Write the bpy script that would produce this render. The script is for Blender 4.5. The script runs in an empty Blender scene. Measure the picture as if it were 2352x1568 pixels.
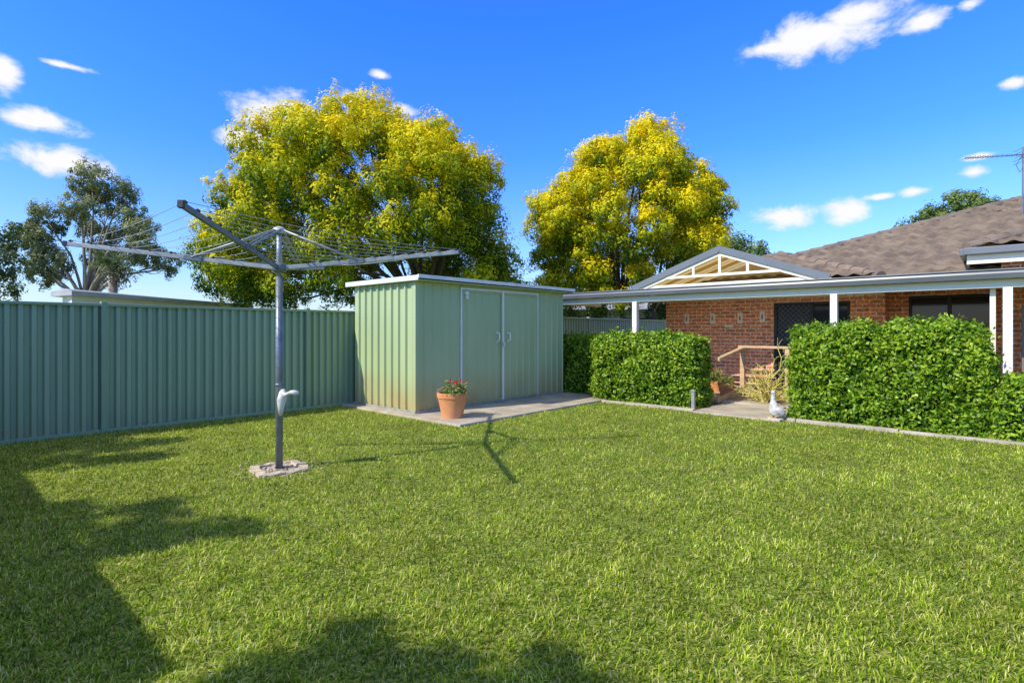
import bpy, math, random
import numpy as np
from mathutils import Vector, Matrix
R=random.Random(7); rng=np.random.default_rng(7)
SC=bpy.context.scene
PHI=math.radians(47.9)
CA,SA=math.cos(PHI),math.sin(PHI)
def Y2W(a,b): return (a*CA-b*SA, a*SA+b*CA)
H=1.43
# ------------------------------------------------------------ materials
def nodes(name):
    m=bpy.data.materials.new(name); m.use_nodes=True
    nt=m.node_tree; b=nt.nodes['Principled BSDF']; return m,nt,b
def mat(name,c,c2=None,rough=.6,scale=3.,bump=0.,bscale=40.,metal=0.,detail=5,spec=.5,stretch=(1,1,1),dirt=None,transl=0):
    m,nt,b=nodes(name)
    b.inputs['Roughness'].default_value=rough; b.inputs['Metallic'].default_value=metal
    b.inputs['Specular IOR Level'].default_value=spec
    if c2 is None: c2=tuple(x*.8 for x in c)
    tc=nt.nodes.new('ShaderNodeTexCoord'); mp=nt.nodes.new('ShaderNodeMapping'); mp.inputs['Scale'].default_value=stretch
    nt.links.new(tc.outputs['Object'],mp.inputs['Vector'])
    n=nt.nodes.new('ShaderNodeTexNoise'); n.inputs['Scale'].default_value=scale; n.inputs['Detail'].default_value=detail
    nt.links.new(mp.outputs[0],n.inputs['Vector'])
    r=nt.nodes.new('ShaderNodeValToRGB'); r.color_ramp.elements[0].position=.35; r.color_ramp.elements[1].position=.65
    r.color_ramp.elements[0].color=(*c,1); r.color_ramp.elements[1].color=(*c2,1)
    nt.links.new(n.outputs['Fac'],r.inputs['Fac'])
    out=r.outputs['Color']
    if dirt:
        sx=nt.nodes.new('ShaderNodeSeparateXYZ'); nt.links.new(tc.outputs['Object'],sx.inputs[0])
        mr=nt.nodes.new('ShaderNodeMapRange'); mr.inputs[1].default_value=dirt[1]; mr.inputs[2].default_value=dirt[2]
        mr.inputs[3].default_value=dirt[3]; mr.inputs[4].default_value=0
        nt.links.new(sx.outputs[2],mr.inputs[0])
        n3=nt.nodes.new('ShaderNodeTexNoise'); n3.inputs['Scale'].default_value=2.5; n3.inputs['Detail'].default_value=4
        nt.links.new(tc.outputs['Object'],n3.inputs['Vector'])
        mu=nt.nodes.new('ShaderNodeMath'); mu.operation='MULTIPLY'; nt.links.new(mr.outputs[0],mu.inputs[0]); nt.links.new(n3.outputs['Fac'],mu.inputs[1])
        mx=nt.nodes.new('ShaderNodeMix'); mx.data_type='RGBA'; mx.inputs[7].default_value=(*dirt[0],1)
        nt.links.new(mu.outputs[0],mx.inputs[0]); nt.links.new(out,mx.inputs[6]); out=mx.outputs[2]
    nt.links.new(out,b.inputs['Base Color'])
    if bump>0:
        n2=nt.nodes.new('ShaderNodeTexNoise'); n2.inputs['Scale'].default_value=bscale; n2.inputs['Detail'].default_value=4
        nt.links.new(mp.outputs[0],n2.inputs['Vector'])
        bp=nt.nodes.new('ShaderNodeBump'); bp.inputs['Strength'].default_value=bump; bp.inputs['Distance'].default_value=.01
        nt.links.new(n2.outputs['Fac'],bp.inputs['Height']); nt.links.new(bp.outputs[0],b.inputs['Normal'])
    if transl:
        t=nt.nodes.new('ShaderNodeBsdfTranslucent'); nt.links.new(out,t.inputs['Color'])
        ms=nt.nodes.new('ShaderNodeMixShader'); ms.inputs[0].default_value=transl
        nt.links.new(b.outputs[0],ms.inputs[1]); nt.links.new(t.outputs[0],ms.inputs[2]); nt.links.new(ms.outputs[0],nt.nodes['Material Output'].inputs['Surface'])
    return m
def leafmat(name,stops,rough=.5,transl=.3,nscale=None,spec=.4,dark=.7):
    m,nt,b=nodes(name)
    at=nt.nodes.new('ShaderNodeAttribute'); at.attribute_name='tint'
    r=nt.nodes.new('ShaderNodeValToRGB'); e=r.color_ramp.elements
    e[0].position=stops[0][0]; e[0].color=(*stops[0][1],1); e[1].position=stops[-1][0]; e[1].color=(*stops[-1][1],1)
    for p,c in stops[1:-1]:
        k=e.new(p); k.color=(*c,1)
    nt.links.new(at.outputs['Fac'],r.inputs['Fac']); out=r.outputs['Color']
    for ns,dk in (nscale or ()):
        g=nt.nodes.new('ShaderNodeTexCoord'); n=nt.nodes.new('ShaderNodeTexNoise'); n.inputs['Scale'].default_value=ns; n.inputs['Detail'].default_value=4
        n.inputs['Roughness'].default_value=.6
        nt.links.new(g.outputs['Object'],n.inputs['Vector'])
        mr=nt.nodes.new('ShaderNodeMapRange'); mr.inputs[1].default_value=.35; mr.inputs[2].default_value=.65; mr.inputs[3].default_value=dk; mr.inputs[4].default_value=1.15
        nt.links.new(n.outputs['Fac'],mr.inputs[0])
        vm=nt.nodes.new('ShaderNodeVectorMath'); vm.operation='SCALE'; nt.links.new(out,vm.inputs[0]); nt.links.new(mr.outputs[0],vm.inputs['Scale']); out=vm.outputs[0]
    nt.links.new(out,b.inputs['Base Color']); b.inputs['Roughness'].default_value=rough; b.inputs['Specular IOR Level'].default_value=spec
    t=nt.nodes.new('ShaderNodeBsdfTranslucent'); nt.links.new(out,t.inputs['Color'])
    ms=nt.nodes.new('ShaderNodeMixShader'); ms.inputs[0].default_value=transl
    nt.links.new(b.outputs[0],ms.inputs[1]); nt.links.new(t.outputs[0],ms.inputs[2])
    nt.links.new(ms.outputs[0],nt.nodes['Material Output'].inputs['Surface']); return m
def brickmat():
    m,nt,b=nodes('brick'); tc=nt.nodes.new('ShaderNodeTexCoord'); s=nt.nodes.new('ShaderNodeSeparateXYZ'); nt.links.new(tc.outputs['Object'],s.inputs[0])
    ad=nt.nodes.new('ShaderNodeMath'); nt.links.new(s.outputs[0],ad.inputs[0]); nt.links.new(s.outputs[1],ad.inputs[1])
    cb=nt.nodes.new('ShaderNodeCombineXYZ'); nt.links.new(ad.outputs[0],cb.inputs[0]); nt.links.new(s.outputs[2],cb.inputs[1])
    br=nt.nodes.new('ShaderNodeTexBrick'); br.inputs['Scale'].default_value=1; br.inputs['Brick Width'].default_value=.24; br.inputs['Row Height'].default_value=.086
    br.inputs['Mortar Size'].default_value=.009; br.inputs['Mortar Smooth'].default_value=.1; br.inputs['Bias'].default_value=-.2
    br.inputs['Color1'].default_value=(.88,.33,.145,1); br.inputs['Color2'].default_value=(.48,.16,.08,1); br.inputs['Mortar'].default_value=(.88,.77,.58,1)
    nt.links.new(cb.outputs[0],br.inputs['Vector'])
    n=nt.nodes.new('ShaderNodeTexNoise'); n.inputs['Scale'].default_value=18; n.inputs['Detail'].default_value=3; nt.links.new(cb.outputs[0],n.inputs['Vector'])
    mr=nt.nodes.new('ShaderNodeMapRange'); mr.inputs[1].default_value=.35; mr.inputs[2].default_value=.6; mr.inputs[3].default_value=.6; mr.inputs[4].default_value=1.15; nt.links.new(n.outputs['Fac'],mr.inputs[0])
    vm=nt.nodes.new('ShaderNodeVectorMath'); vm.operation='SCALE'; nt.links.new(br.outputs['Color'],vm.inputs[0]); nt.links.new(mr.outputs[0],vm.inputs['Scale'])
    nt.links.new(vm.outputs[0],b.inputs['Base Color']); b.inputs['Roughness'].default_value=.8
    bp=nt.nodes.new('ShaderNodeBump'); bp.inputs['Strength'].default_value=.5; bp.inputs['Distance'].default_value=.008; bp.invert=True
    nt.links.new(br.outputs['Fac'],bp.inputs['Height']); nt.links.new(bp.outputs[0],b.inputs['Normal']); return m
M=dict(
 brick=brickmat(),
 fence=mat('fence_paint',(.30,.41,.245),(.26,.37,.22),.38,1.2,stretch=(1,1,.4),dirt=((.28,.26,.14),0,.35,.7)),
 fencetrim=mat('fence_trim_paint',(.22,.33,.195),(.25,.36,.21),.4,2),
 shed=mat('shed_paint',(.44,.53,.27),(.385,.475,.24),.5,1.1,stretch=(1,1,.4),dirt=((.42,.24,.08),0,.75,1.2)),
 alu=mat('pale_aluminium',(.86,.86,.78),(.76,.76,.68),.4,6,metal=.0),
 zinc=mat('zinc_roof',(.80,.80,.75),(.68,.68,.63),.4,5,metal=.1),
 galv=mat('galvanised_steel',(.22,.25,.26),(.15,.175,.185),.42,9,metal=.35,bump=.1),
 galvlight=mat('galvanised_pale',(.42,.44,.41),(.29,.32,.30),.45,12,metal=.25),
 cast=mat('cast_alloy',(.74,.73,.67),(.54,.54,.49),.5,20,metal=.1),
 wire=mat('line_wire',(.38,.39,.38),rough=.5),
 conc=mat('concrete',(.54,.46,.35),(.34,.29,.21),.85,2.2,bump=.35,bscale=60,detail=8),
 concwarm=mat('warm_concrete',(.62,.51,.36),(.45,.36,.26),.9,9,bump=.5,bscale=60,detail=8),
 terra=mat('terracotta',(.74,.30,.10),(.62,.24,.08),.8,7,bump=.15,bscale=60,dirt=((.6,.45,.33),0,.5,.35)),
 soil=mat('soil',(.14,.09,.055),(.25,.17,.10),.95,14,bump=.8,bscale=40),
 cream=mat('cream_paint',(.88,.81,.58),(.84,.77,.54),.5,2),
 creamwall=mat('cream_soffit',(.90,.81,.56),(.86,.77,.52),.6,1),
 white=mat('white_paint',(.88,.85,.75),(.82,.79,.69),.5,3),
 slate=mat('slate_gutter',(.145,.16,.165),(.17,.185,.19),.35,2),
 tile=mat('roof_tile',(.265,.20,.138),(.14,.105,.075),.85,3,bump=.4,bscale=25,detail=4),
 ridge=mat('ridge_tile',(.27,.20,.145),(.165,.125,.095),.85,3,bump=.4,bscale=20),
 dark=mat('dark_frame',(.018,.018,.02),(.03,.03,.03),.4,4),
 timber=mat('weathered_timber',(.68,.46,.26),(.50,.33,.17),.75,5,bump=.3,bscale=30,stretch=(1,1,4)),
 figure=mat('ornament_figure',(.30,.22,.14),(.2,.15,.10),.6,20),
 bark=mat('bark',(.13,.10,.07),(.06,.048,.035),.9,6,bump=.8,bscale=18,stretch=(1,1,.3)),
 barkpale=mat('pale_bark',(.34,.29,.23),(.20,.165,.13),.85,2,bump=.3,bscale=12,stretch=(1,1,.4)),
 twig=mat('dry_twigs',(.66,.57,.15),(.50,.44,.11),.8,6),
 goose=mat('weathered_white_statue',(.78,.75,.68),(.40,.39,.36),.75,14,bump=.3,bscale=40),
 goosebeak=mat('statue_beak',(.45,.27,.12),rough=.6),
 plaque=mat('ceramic_plaque',(.88,.85,.74),(.80,.76,.64),.4,30),
 brown=mat('brown_fence',(.23,.165,.11),(.19,.135,.09),.5,2),
 nbwall=mat('neighbour_render',(.80,.79,.75),(.72,.71,.67),.7,1),
 nbroof=mat('neighbour_roof',(.42,.43,.43),(.35,.36,.36),.5,2),
 pebble=mat('pebbles',(.58,.48,.36),(.28,.23,.18),.8,14),
 plastic=mat('grey_plastic',(.24,.24,.24),(.34,.33,.31),.6,9),
 ceil=mat('golden_polycarbonate',(.88,.68,.28),(.85,.64,.25),.5,1,transl=.4),
)
g,nt,b=nodes('window_glass'); b.inputs['Base Color'].default_value=(.02,.024,.03,1); b.inputs['Roughness'].default_value=.06; b.inputs['Specular IOR Level'].default_value=.35
nn=nt.nodes.new('ShaderNodeTexNoise'); nn.inputs['Scale'].default_value=1.5; bp=nt.nodes.new('ShaderNodeBump'); bp.inputs['Strength'].default_value=.03
nt.links.new(nn.outputs[0],bp.inputs['Height']); nt.links.new(bp.outputs[0],b.inputs['Normal']); M['glass']=g
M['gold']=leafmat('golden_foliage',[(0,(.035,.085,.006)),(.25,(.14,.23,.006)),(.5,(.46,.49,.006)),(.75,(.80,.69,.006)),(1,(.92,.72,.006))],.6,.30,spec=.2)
M['green']=leafmat('tree_foliage',[(0,(.03,.06,.012)),(.5,(.09,.15,.03)),(1,(.18,.25,.05))],.55,.25)
M['gum']=leafmat('gum_foliage',[(0,(.09,.12,.05)),(.5,(.22,.26,.10)),(1,(.42,.42,.18))],.55,.3)
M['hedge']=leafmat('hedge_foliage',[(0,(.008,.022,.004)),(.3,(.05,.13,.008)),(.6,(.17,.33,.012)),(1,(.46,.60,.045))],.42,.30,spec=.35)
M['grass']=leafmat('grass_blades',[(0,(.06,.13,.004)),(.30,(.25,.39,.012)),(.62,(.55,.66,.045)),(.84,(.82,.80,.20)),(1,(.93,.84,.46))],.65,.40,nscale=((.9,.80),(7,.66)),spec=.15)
M['flower']=leafmat('flower_petals',[(0,(.6,.02,.03)),(1,(.8,.12,.05))],.5,.2)
M['palm']=leafmat('palm_fronds',[(0,(.22,.16,.08)),(.5,(.10,.15,.05)),(1,(.2,.27,.08))],.5,.2)
M['plant']=leafmat('pot_plant_leaves',[(0,(.06,.11,.02)),(.6,(.22,.30,.06)),(1,(.46,.42,.15))],.5,.25)
def groundmat():
    m,nt,b=nodes('turf_ground'); tc=nt.nodes.new('ShaderNodeTexCoord')
    n=nt.nodes.new('ShaderNodeTexNoise'); n.inputs['Scale'].default_value=45; n.inputs['Detail'].default_value=6; nt.links.new(tc.outputs['Object'],n.inputs['Vector'])
    r=nt.nodes.new('ShaderNodeValToRGB'); e=r.color_ramp.elements; e[0].position=.35; e[0].color=(.06,.10,.008,1); e[1].position=.68; e[1].color=(.42,.36,.12,1)
    k=e.new(.5); k.color=(.20,.26,.02,1); nt.links.new(n.outputs[0],r.inputs[0]); nt.links.new(r.outputs[0],b.inputs['Base Color'])
    b.inputs['Roughness'].default_value=.95; bp=nt.nodes.new('ShaderNodeBump'); bp.inputs['Strength'].default_value=.8; bp.inputs['Distance'].default_value=.02
    nt.links.new(n.outputs[0],bp.inputs['Height']); nt.links.new(bp.outputs[0],b.inputs['Normal']); return m
M['ground']=groundmat()
# ------------------------------------------------------------ mesh builder
class MB:
    def __init__(s): s.v=[]; s.f=[]
    def add(s,v,f):
        o=len(s.v); s.v+= [tuple(x) for x in v]; s.f+=[tuple(i+o for i in q) for q in f]; return s
    def box(s,x0,x1,y0,y1,z0,z1):
        return s.add([(x0,y0,z0),(x1,y0,z0),(x1,y1,z0),(x0,y1,z0),(x0,y0,z1),(x1,y0,z1),(x1,y1,z1),(x0,y1,z1)],
          [(0,3,2,1),(4,5,6,7),(0,1,5,4),(1,2,6,5),(2,3,7,6),(3,0,4,7)])
    def beam(s,p,q,w,h):
        p=Vector(p);q=Vector(q);d=(q-p).normalized(); up=Vector((0,0,1))
        if abs(d.z)>.95: up=Vector((1,0,0))
        sd=d.cross(up).normalized(); u=sd.cross(d).normalized()
        v=[]
        for c in (p,q):
            for i,j in ((-1,-1),(1,-1),(1,1),(-1,1)): v.append(c+sd*(i*w/2)+u*(j*h/2))
        return s.add(v,[(0,3,2,1),(4,5,6,7),(0,1,5,4),(1,2,6,5),(2,3,7,6),(3,0,4,7)])
    def tube(s,pts,rad,n=8):
        pts=[Vector(p) for p in pts]
        if not hasattr(rad,'__len__'): rad=[rad]*len(pts)
        v=[];f=[]; ref=None
        for i,p in enumerate(pts):
            d=(pts[min(i+1,len(pts)-1)]-pts[max(i-1,0)]).normalized()
            if ref is None:
                ref=Vector((1,0,0)) if abs(d.x)<.8 else Vector((0,1,0))
            x=(ref-d*ref.dot(d)).normalized(); y=d.cross(x); ref=x
            for k in range(n):
                t=2*math.pi*k/n; v.append(p+(x*math.cos(t)+y*math.sin(t))*rad[i])
        for i in range(len(pts)-1):
            for k in range(n):
                a=i*n+k;b2=i*n+(k+1)%n; f.append((a,b2,b2+n,a+n))
        f.append(tuple(range(n))[::-1]); f.append(tuple((len(pts)-1)*n+k for k in range(n)))
        return s.add(v,f)
    def lathe(s,prof,c=(0,0,0),n=24):
        v=[];f=[]
        for r,z in prof:
            for k in range(n):
                t=2*math.pi*k/n; v.append((c[0]+r*math.cos(t),c[1]+r*math.sin(t),c[2]+z))
        for i in range(len(prof)-1):
            for k in range(n):
                a=i*n+k;b2=i*n+(k+1)%n; f.append((a,b2,b2+n,a+n))
        f.append(tuple(range(n))[::-1]); f.append(tuple((len(prof)-1)*n+k for k in range(n)))
        return s.add(v,f)
    def sheet(s,axis,const,t0,t1,z0,z1,prof,period,depth,out):
        ts=[];k=math.floor(t0/period)
        while k*period<t1:
            for u,h in prof:
                t=(k+u)*period
                if t0<t<t1: ts.append((t,h))
            k+=1
        ts=[(t0,ts[0][1])]+ts+[(t1,ts[-1][1])]
        v=[];f=[]
        for t,h in ts:
            o=const+out*h*depth
            for z in (z0,z1):
                v.append((t,o,z) if axis=='a' else (o,t,z))
        for i in range(len(ts)-1): f.append((2*i,2*i+2,2*i+3,2*i+1))
        return s.add(v,f)
ORG={}
def thing(name,label,cat,org=(0,0),yard=True,group=None):
    e=bpy.data.objects.new(name,None); SC.collection.objects.link(e); e.empty_display_size=.3
    x,y=Y2W(*org) if yard else org
    e.location=(x,y,0); e.rotation_euler=(0,0,PHI if yard else 0)
    e['label']=label; e['category']=cat
    if group: e['group']=group
    ORG[e.name]=org; return e
def finish(o,m,smooth,bevel):
    o.data.materials.append(m)
    if smooth:
        o.data.polygons.foreach_set('use_smooth',[True]*len(o.data.polygons))
    if bevel:
        bm=o.modifiers.new('Bevel','BEVEL'); bm.width=bevel; bm.segments=2; bm.limit_method='ANGLE'
def part(root,name,mb,m,smooth=False,bevel=0,label=None,parent=None):
    org=ORG[root.name]; me=bpy.data.meshes.new(name)
    me.from_pydata([(v[0]-org[0],v[1]-org[1],v[2]) for v in mb.v],[],mb.f); me.update()
    o=bpy.data.objects.new(name,me); SC.collection.objects.link(o); o.parent=parent or root
    finish(o,m,smooth,bevel)
    if label: o['label']=label
    return o
def solo(name,mb,m,org=(0,0),yard=True,smooth=False,bevel=0,label=None,cat=None,kind=None,group=None,z=0):
    me=bpy.data.meshes.new(name)
    me.from_pydata([(v[0]-org[0],v[1]-org[1],v[2]-z) for v in mb.v],[],mb.f); me.update()
    o=bpy.data.objects.new(name,me); SC.collection.objects.link(o)
    x,y=Y2W(*org) if yard else org
    o.location=(x,y,z); o.rotation_euler=(0,0,PHI if yard else 0); finish(o,m,smooth,bevel)
    if label:o['label']=label
    if cat:o['category']=cat
    if kind:o['kind']=kind
    if group:o['group']=group
    return o
def bulk(name,co,loops,starts,tint):
    me=bpy.data.meshes.new(name); me.vertices.add(len(co)); me.vertices.foreach_set('co',np.ascontiguousarray(co,dtype=np.float32).ravel())
    me.loops.add(len(loops)); me.loops.foreach_set('vertex_index',loops.astype(np.int32))
    me.polygons.add(len(starts)); me.polygons.foreach_set('loop_start',starts.astype(np.int32))
    me.update(calc_edges=True)
    at=me.attributes.new('tint','FLOAT','POINT'); at.data.foreach_set('value',tint.astype(np.float32)); return me
def unit(v): return v/np.maximum(np.linalg.norm(v,axis=-1,keepdims=True),1e-9)
def rdir(*sh): return unit(rng.normal(size=(*sh,3)))
def leafmesh(name,c,n,L,W,tint,org=(0,0),extra=None):
    N=len(c); n=unit(n); u=unit(np.cross(n,rdir(N))); v=np.cross(n,u)
    L=np.broadcast_to(L,(N,))[:,None]; W=np.broadcast_to(W,(N,))[:,None]
    fold=n*W*.35
    co=np.stack([c-u*L,c-v*W+fold,c+u*L,c+v*W+fold],1).reshape(-1,3)
    t=np.repeat(np.clip(tint,0,1),4); loops=np.arange(4*N); starts=np.arange(N)*4
    if extra is not None:
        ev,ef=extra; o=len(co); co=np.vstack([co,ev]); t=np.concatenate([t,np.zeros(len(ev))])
        loops=np.concatenate([loops,(np.array(ef)+o).ravel()]); starts=np.arange(len(loops)//4)*4
    co=co-np.array([org[0],org[1],0]); return bulk(name,co,loops,starts,t)
def leafobj(name,me,m,parent=None,org=None,yard=True,**kw):
    o=bpy.data.objects.new(name,me); SC.collection.objects.link(o); me.materials.append(m)
    if parent: o.parent=parent
    else:
        x,y=Y2W(*org) if yard else org; o.location=(x,y,0); o.rotation_euler=(0,0,PHI if yard else 0)
    for k,v in kw.items(): o[k]=v
    return o
# ------------------------------------------------------------ ground & setting
solo('ground',MB().add([(-300,-300,0),(300,-300,0),(300,300,0),(-300,300,0)],[(0,1,2,3)]),M['ground'],yard=False,kind='structure')
def slab(name,a0,a1,b0,b1,z0,z1,m,bev=.01): return solo(name,MB().box(a0,a1,b0,b1,z0,z1),m,org=(a0,b0),kind='structure',bevel=bev)
slab('concrete_slab',5.42,9.85,5.93,9.22,-.1,.035,M['conc'])
slab('soil',9.27,10.5,4.0,8.6,-.1,.012,M['soil'],0)
slab('soil',9.27,10.5,-3,2.55,-.1,.012,M['soil'],0)
slab('concrete_path',9.05,10.45,2.56,3.98,-.1,.03,M['conc'])
slab('patio_paving',10.51,14.2,-3,9.0,-.1,.06,M['conc'])
for b0,b1 in ((4.0,5.9),(-3,2.5)):
    mb=MB(); t=b0
    while t<b1-.05:
        l=min(1.2+R.random()*.5,b1-t); mb.box(9.17+R.uniform(-.008,.008),9.265,t+.006,t+l-.006,-.05,.045+R.uniform(-.006,.008)); t+=l
    solo('garden_edging',mb,M['conc'],org=(9.2,b0),bevel=.008,kind='structure')
# grass
def make_grass():
    N=2500000
    d=rng.uniform(1.7,14,N); x=rng.uniform(-1,1,N)*(1.0*d+.9)
    keep=rng.random(N) < (.95*d+.9)/14.2 * np.minimum(1,(2.6/d))**1.15
    d=d[keep];x=x[keep]
    a=x*CA+d*SA; b=-x*SA+d*CA
    edge=.02*np.sin(a*9)+.015*np.sin(a*23+1)
    pn=(np.sin(x*5.1+d*3.3)+np.sin(x*2.3-d*6.1+1)+np.sin(x*11+d*7)+np.sin(x*17-d*13+2))/4
    fx,fy=-2.39,5.56; r=np.abs((x-fx)*.8+(d-fy)*.6); q=np.abs(-(x-fx)*.6+(d-fy)*.8)
    bare=np.exp(-((b-9.2)/.45)**2)*(a<5.6)*.55+np.exp(-((r**2+q**2)/.35**2))*.5+np.exp(-((x+5.0)/1.1)**2-((d-6.6)/.5)**2)*.5
    ok=(b<9.27)&(a<9.2)&~((a>5.39+edge)&(b>5.90+edge))&(a>-1)&(rng.random(len(x))>bare*(.7+.5*pn))
    ok&=~((r<.20+rng.uniform(-.03,.03,len(r)))&(q<.20+rng.uniform(-.03,.03,len(r))))
    x=x[ok];d=d[ok];pn=pn[ok];bare=bare[ok]; n=len(x)
    L=rng.uniform(.018,.050,n)*(1+.3*pn); W=.0016+.00021*d+rng.uniform(0,.0009,n)
    az=rng.uniform(0,2*np.pi,n); lean=rng.uniform(.15,1.35,n)
    dr=np.stack([np.cos(az)*np.sin(lean),np.sin(az)*np.sin(lean),np.cos(lean)],1)
    lean2=np.minimum(lean+rng.uniform(.2,.6,n),1.6); dr2=np.stack([np.cos(az)*np.sin(lean2),np.sin(az)*np.sin(lean2),np.cos(lean2)],1)
    sd=np.stack([-np.sin(az),np.cos(az),np.zeros(n)],1)*W[:,None]
    p=np.stack([x,d,np.full(n,.0)],1); m_=p+dr*(L*.55)[:,None]; t=m_+dr2*(L*.5)[:,None]
    co=np.stack([p-sd,p+sd,m_+sd*.85,m_-sd*.85,t],1).reshape(-1,3)
    base=np.arange(n)[:,None]*5
    loops=(base+np.array([0,1,2,3,3,2,4])).ravel(); starts=(np.arange(n)[:,None]*7+np.array([0,4])).ravel()
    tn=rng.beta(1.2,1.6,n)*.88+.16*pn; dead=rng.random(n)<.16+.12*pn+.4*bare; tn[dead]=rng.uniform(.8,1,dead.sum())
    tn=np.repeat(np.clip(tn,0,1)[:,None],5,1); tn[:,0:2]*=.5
    me=bulk('lawn_grass',co,loops,starts,tn.ravel())
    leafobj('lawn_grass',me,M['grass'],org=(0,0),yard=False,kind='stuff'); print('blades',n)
make_grass()
# ------------------------------------------------------------ fence
FP=[(.0,0),(.36,0),(.50,1),(.86,1)]
def fence(label,posts,b,org):
    f=thing('boundary_fence',label,'fence',org)
    for i in range(len(posts)-1):
        p0,p1=posts[i],posts[i+1]
        part(f,'fence_panel',MB().sheet('a',b,p0,p1,.04,1.77,FP,.129,.046,1),M['fence'])
        part(f,'top_rail',MB().box(p0+.03,p1-.03,b-.028,b+.06,1.76,1.80),M['fencetrim'],bevel=.006)
        part(f,'bottom_rail',MB().box(p0+.03,p1-.03,b-.026,b+.055,.0,.05),M['fencetrim'],bevel=.006)
    for p in posts: part(f,'fence_post',MB().box(p-.035,p+.035,b-.036,b+.066,0,1.83),M['fencetrim'],bevel=.008)
fence('green ribbed steel boundary fence along the lawn',[-4.2,-1.2,1.79,4.78,7.78,10.78,13.78,16.78,19.78,22.78],9.3,(4.78,9.3))
f2=thing('side_fence','brown ribbed steel fence beside the patio','fence',(11.9,-.4))
part(f2,'fence_panel',MB().sheet('b',11.9,-4,-.28,.04,1.77,FP,.15,.03,1),M['brown'])
part(f2,'top_rail',MB().box(11.87,11.96,-4,-.31,1.76,1.80),M['brown'])
part(f2,'fence_post',MB().box(11.86,11.97,-.31,-.24,0,1.83),M['brown'])
# ------------------------------------------------------------ shed
SP=[(.0,0),(.66,0),(.74,1),(.92,1)]
sh=thing('garden_shed','pale green ribbed steel garden shed with flat roof and double doors','shed',(5.66,7.27))
part(sh,'side_wall',MB().sheet('b',5.66,7.27,9.15,.04,2.25,SP,.205,.036,-1),M['shed'])
part(sh,'side_wall',MB().sheet('b',9.72,7.27,9.15,.04,2.25,SP,.205,.022,1),M['shed'])
part(sh,'rear_wall',MB().sheet('a',9.15,5.66,9.72,.04,2.25,SP,.205,.018,1),M['shed'])
SP2=[(.0,0),(.76,0),(.84,1),(.93,1)]
part(sh,'front_wall',MB().sheet('a',7.27,5.66,6.64,.04,2.25,SP2,.195,.022,-1).sheet('a',7.27,8.80,9.72,.04,2.25,SP2,.195,.022,-1).box(6.64,8.80,7.26,7.28,2.19,2.25),M['shed'])
part(sh,'base_channel',MB().box(5.64,9.74,7.235,7.25,.03,.075),M['galvlight'],bevel=.003)
part(sh,'base_channel',MB().box(5.616,5.632,7.25,9.15,.03,.075),M['galvlight'],bevel=.003)
part(sh,'corner_flashing',MB().box(5.616,5.70,7.240,7.2475,.076,2.25).box(5.615,5.6235,7.248,7.31,.076,2.25),M['shed'],label='corner flashing')
mb=MB().box(6.63,6.665,7.225,7.258,.076,2.20).box(8.79,8.825,7.225,7.258,.076,2.20).box(6.665,8.79,7.225,7.256,2.165,2.20)
part(sh,'door_frame',mb,M['alu'],bevel=.004)
for p0,p1,s in ((6.672,7.718,1),(7.742,8.785,-1)):
    dr=part(sh,'door',MB().sheet('a',7.248,p0+.03,p1-.03,.11,2.13,SP2,.195,.020,-1),M['shed'])
    mb=MB()
    for q0,q1,zz0,zz1 in ((p0,p0+.03,.08,2.16),(p1-.03,p1,.08,2.16),(p0+.03,p1-.03,.08,.11),(p0+.03,p1-.03,2.13,2.16)): mb.box(q0,q1,7.215,7.245,zz0,zz1)
    part(sh,'door_stile',mb,M['shed'],bevel=.003,parent=dr)
    hx=(p1-.14) if s>0 else (p0+.14)
    part(sh,'handle',MB().tube([(hx,7.235,1.22),(hx,7.17,1.235),(hx,7.165,1.3),(hx,7.17,1.365),(hx,7.235,1.38)],.014,8).box(hx-.02,hx+.02,7.218,7.2265,1.2,1.24).box(hx-.02,hx+.02,7.218,7.2265,1.36,1.40),M['white'],parent=dr)
part(sh,'latch',MB().box(7.69,7.77,7.19,7.207,1.16,1.20).box(7.70,7.74,7.17,7.19,1.10,1.17),M['cast'],bevel=.004)
part(sh,'meeting_stile',MB().box(7.708,7.752,7.208,7.23,.08,2.165),M['alu'],bevel=.003)
part(sh,'door_sensor',MB().box(6.70,6.77,7.17,7.212,2.07,2.13).lathe([(.026,0),(.034,.03),(.028,.07)],(6.735,7.18,1.99),12),M['white'],bevel=.004)
def roofz(b): return 2.315-(b-7.05)*.018
mb=MB()
rows=[];x=5.56
while x<9.86:
    rows+= [(x,0),(x+.14,0),(x+.155,.022),(x+.185,.022)]; x+=.2
v=[];fz=[]
for (xx,h) in rows:
    for bb in (7.07,9.26): v.append((xx,bb,roofz(bb)+h))
for i in range(len(rows)-1): fz.append((2*i,2*i+2,2*i+3,2*i+1))
mb.add(v,fz)
part(sh,'roof',mb,M['zinc'])
mb=MB().box(5.53,9.90,7.045,7.07,2.285,2.345).box(5.53,5.555,7.07,9.28,2.25,2.335).box(9.875,9.90,7.07,9.28,2.24,2.335)
part(sh,'roof_trim',mb,M['zinc'],bevel=.004)
part(sh,'soffit',MB().box(5.56,9.87,7.09,9.22,2.252,2.268),M['shed'])
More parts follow.
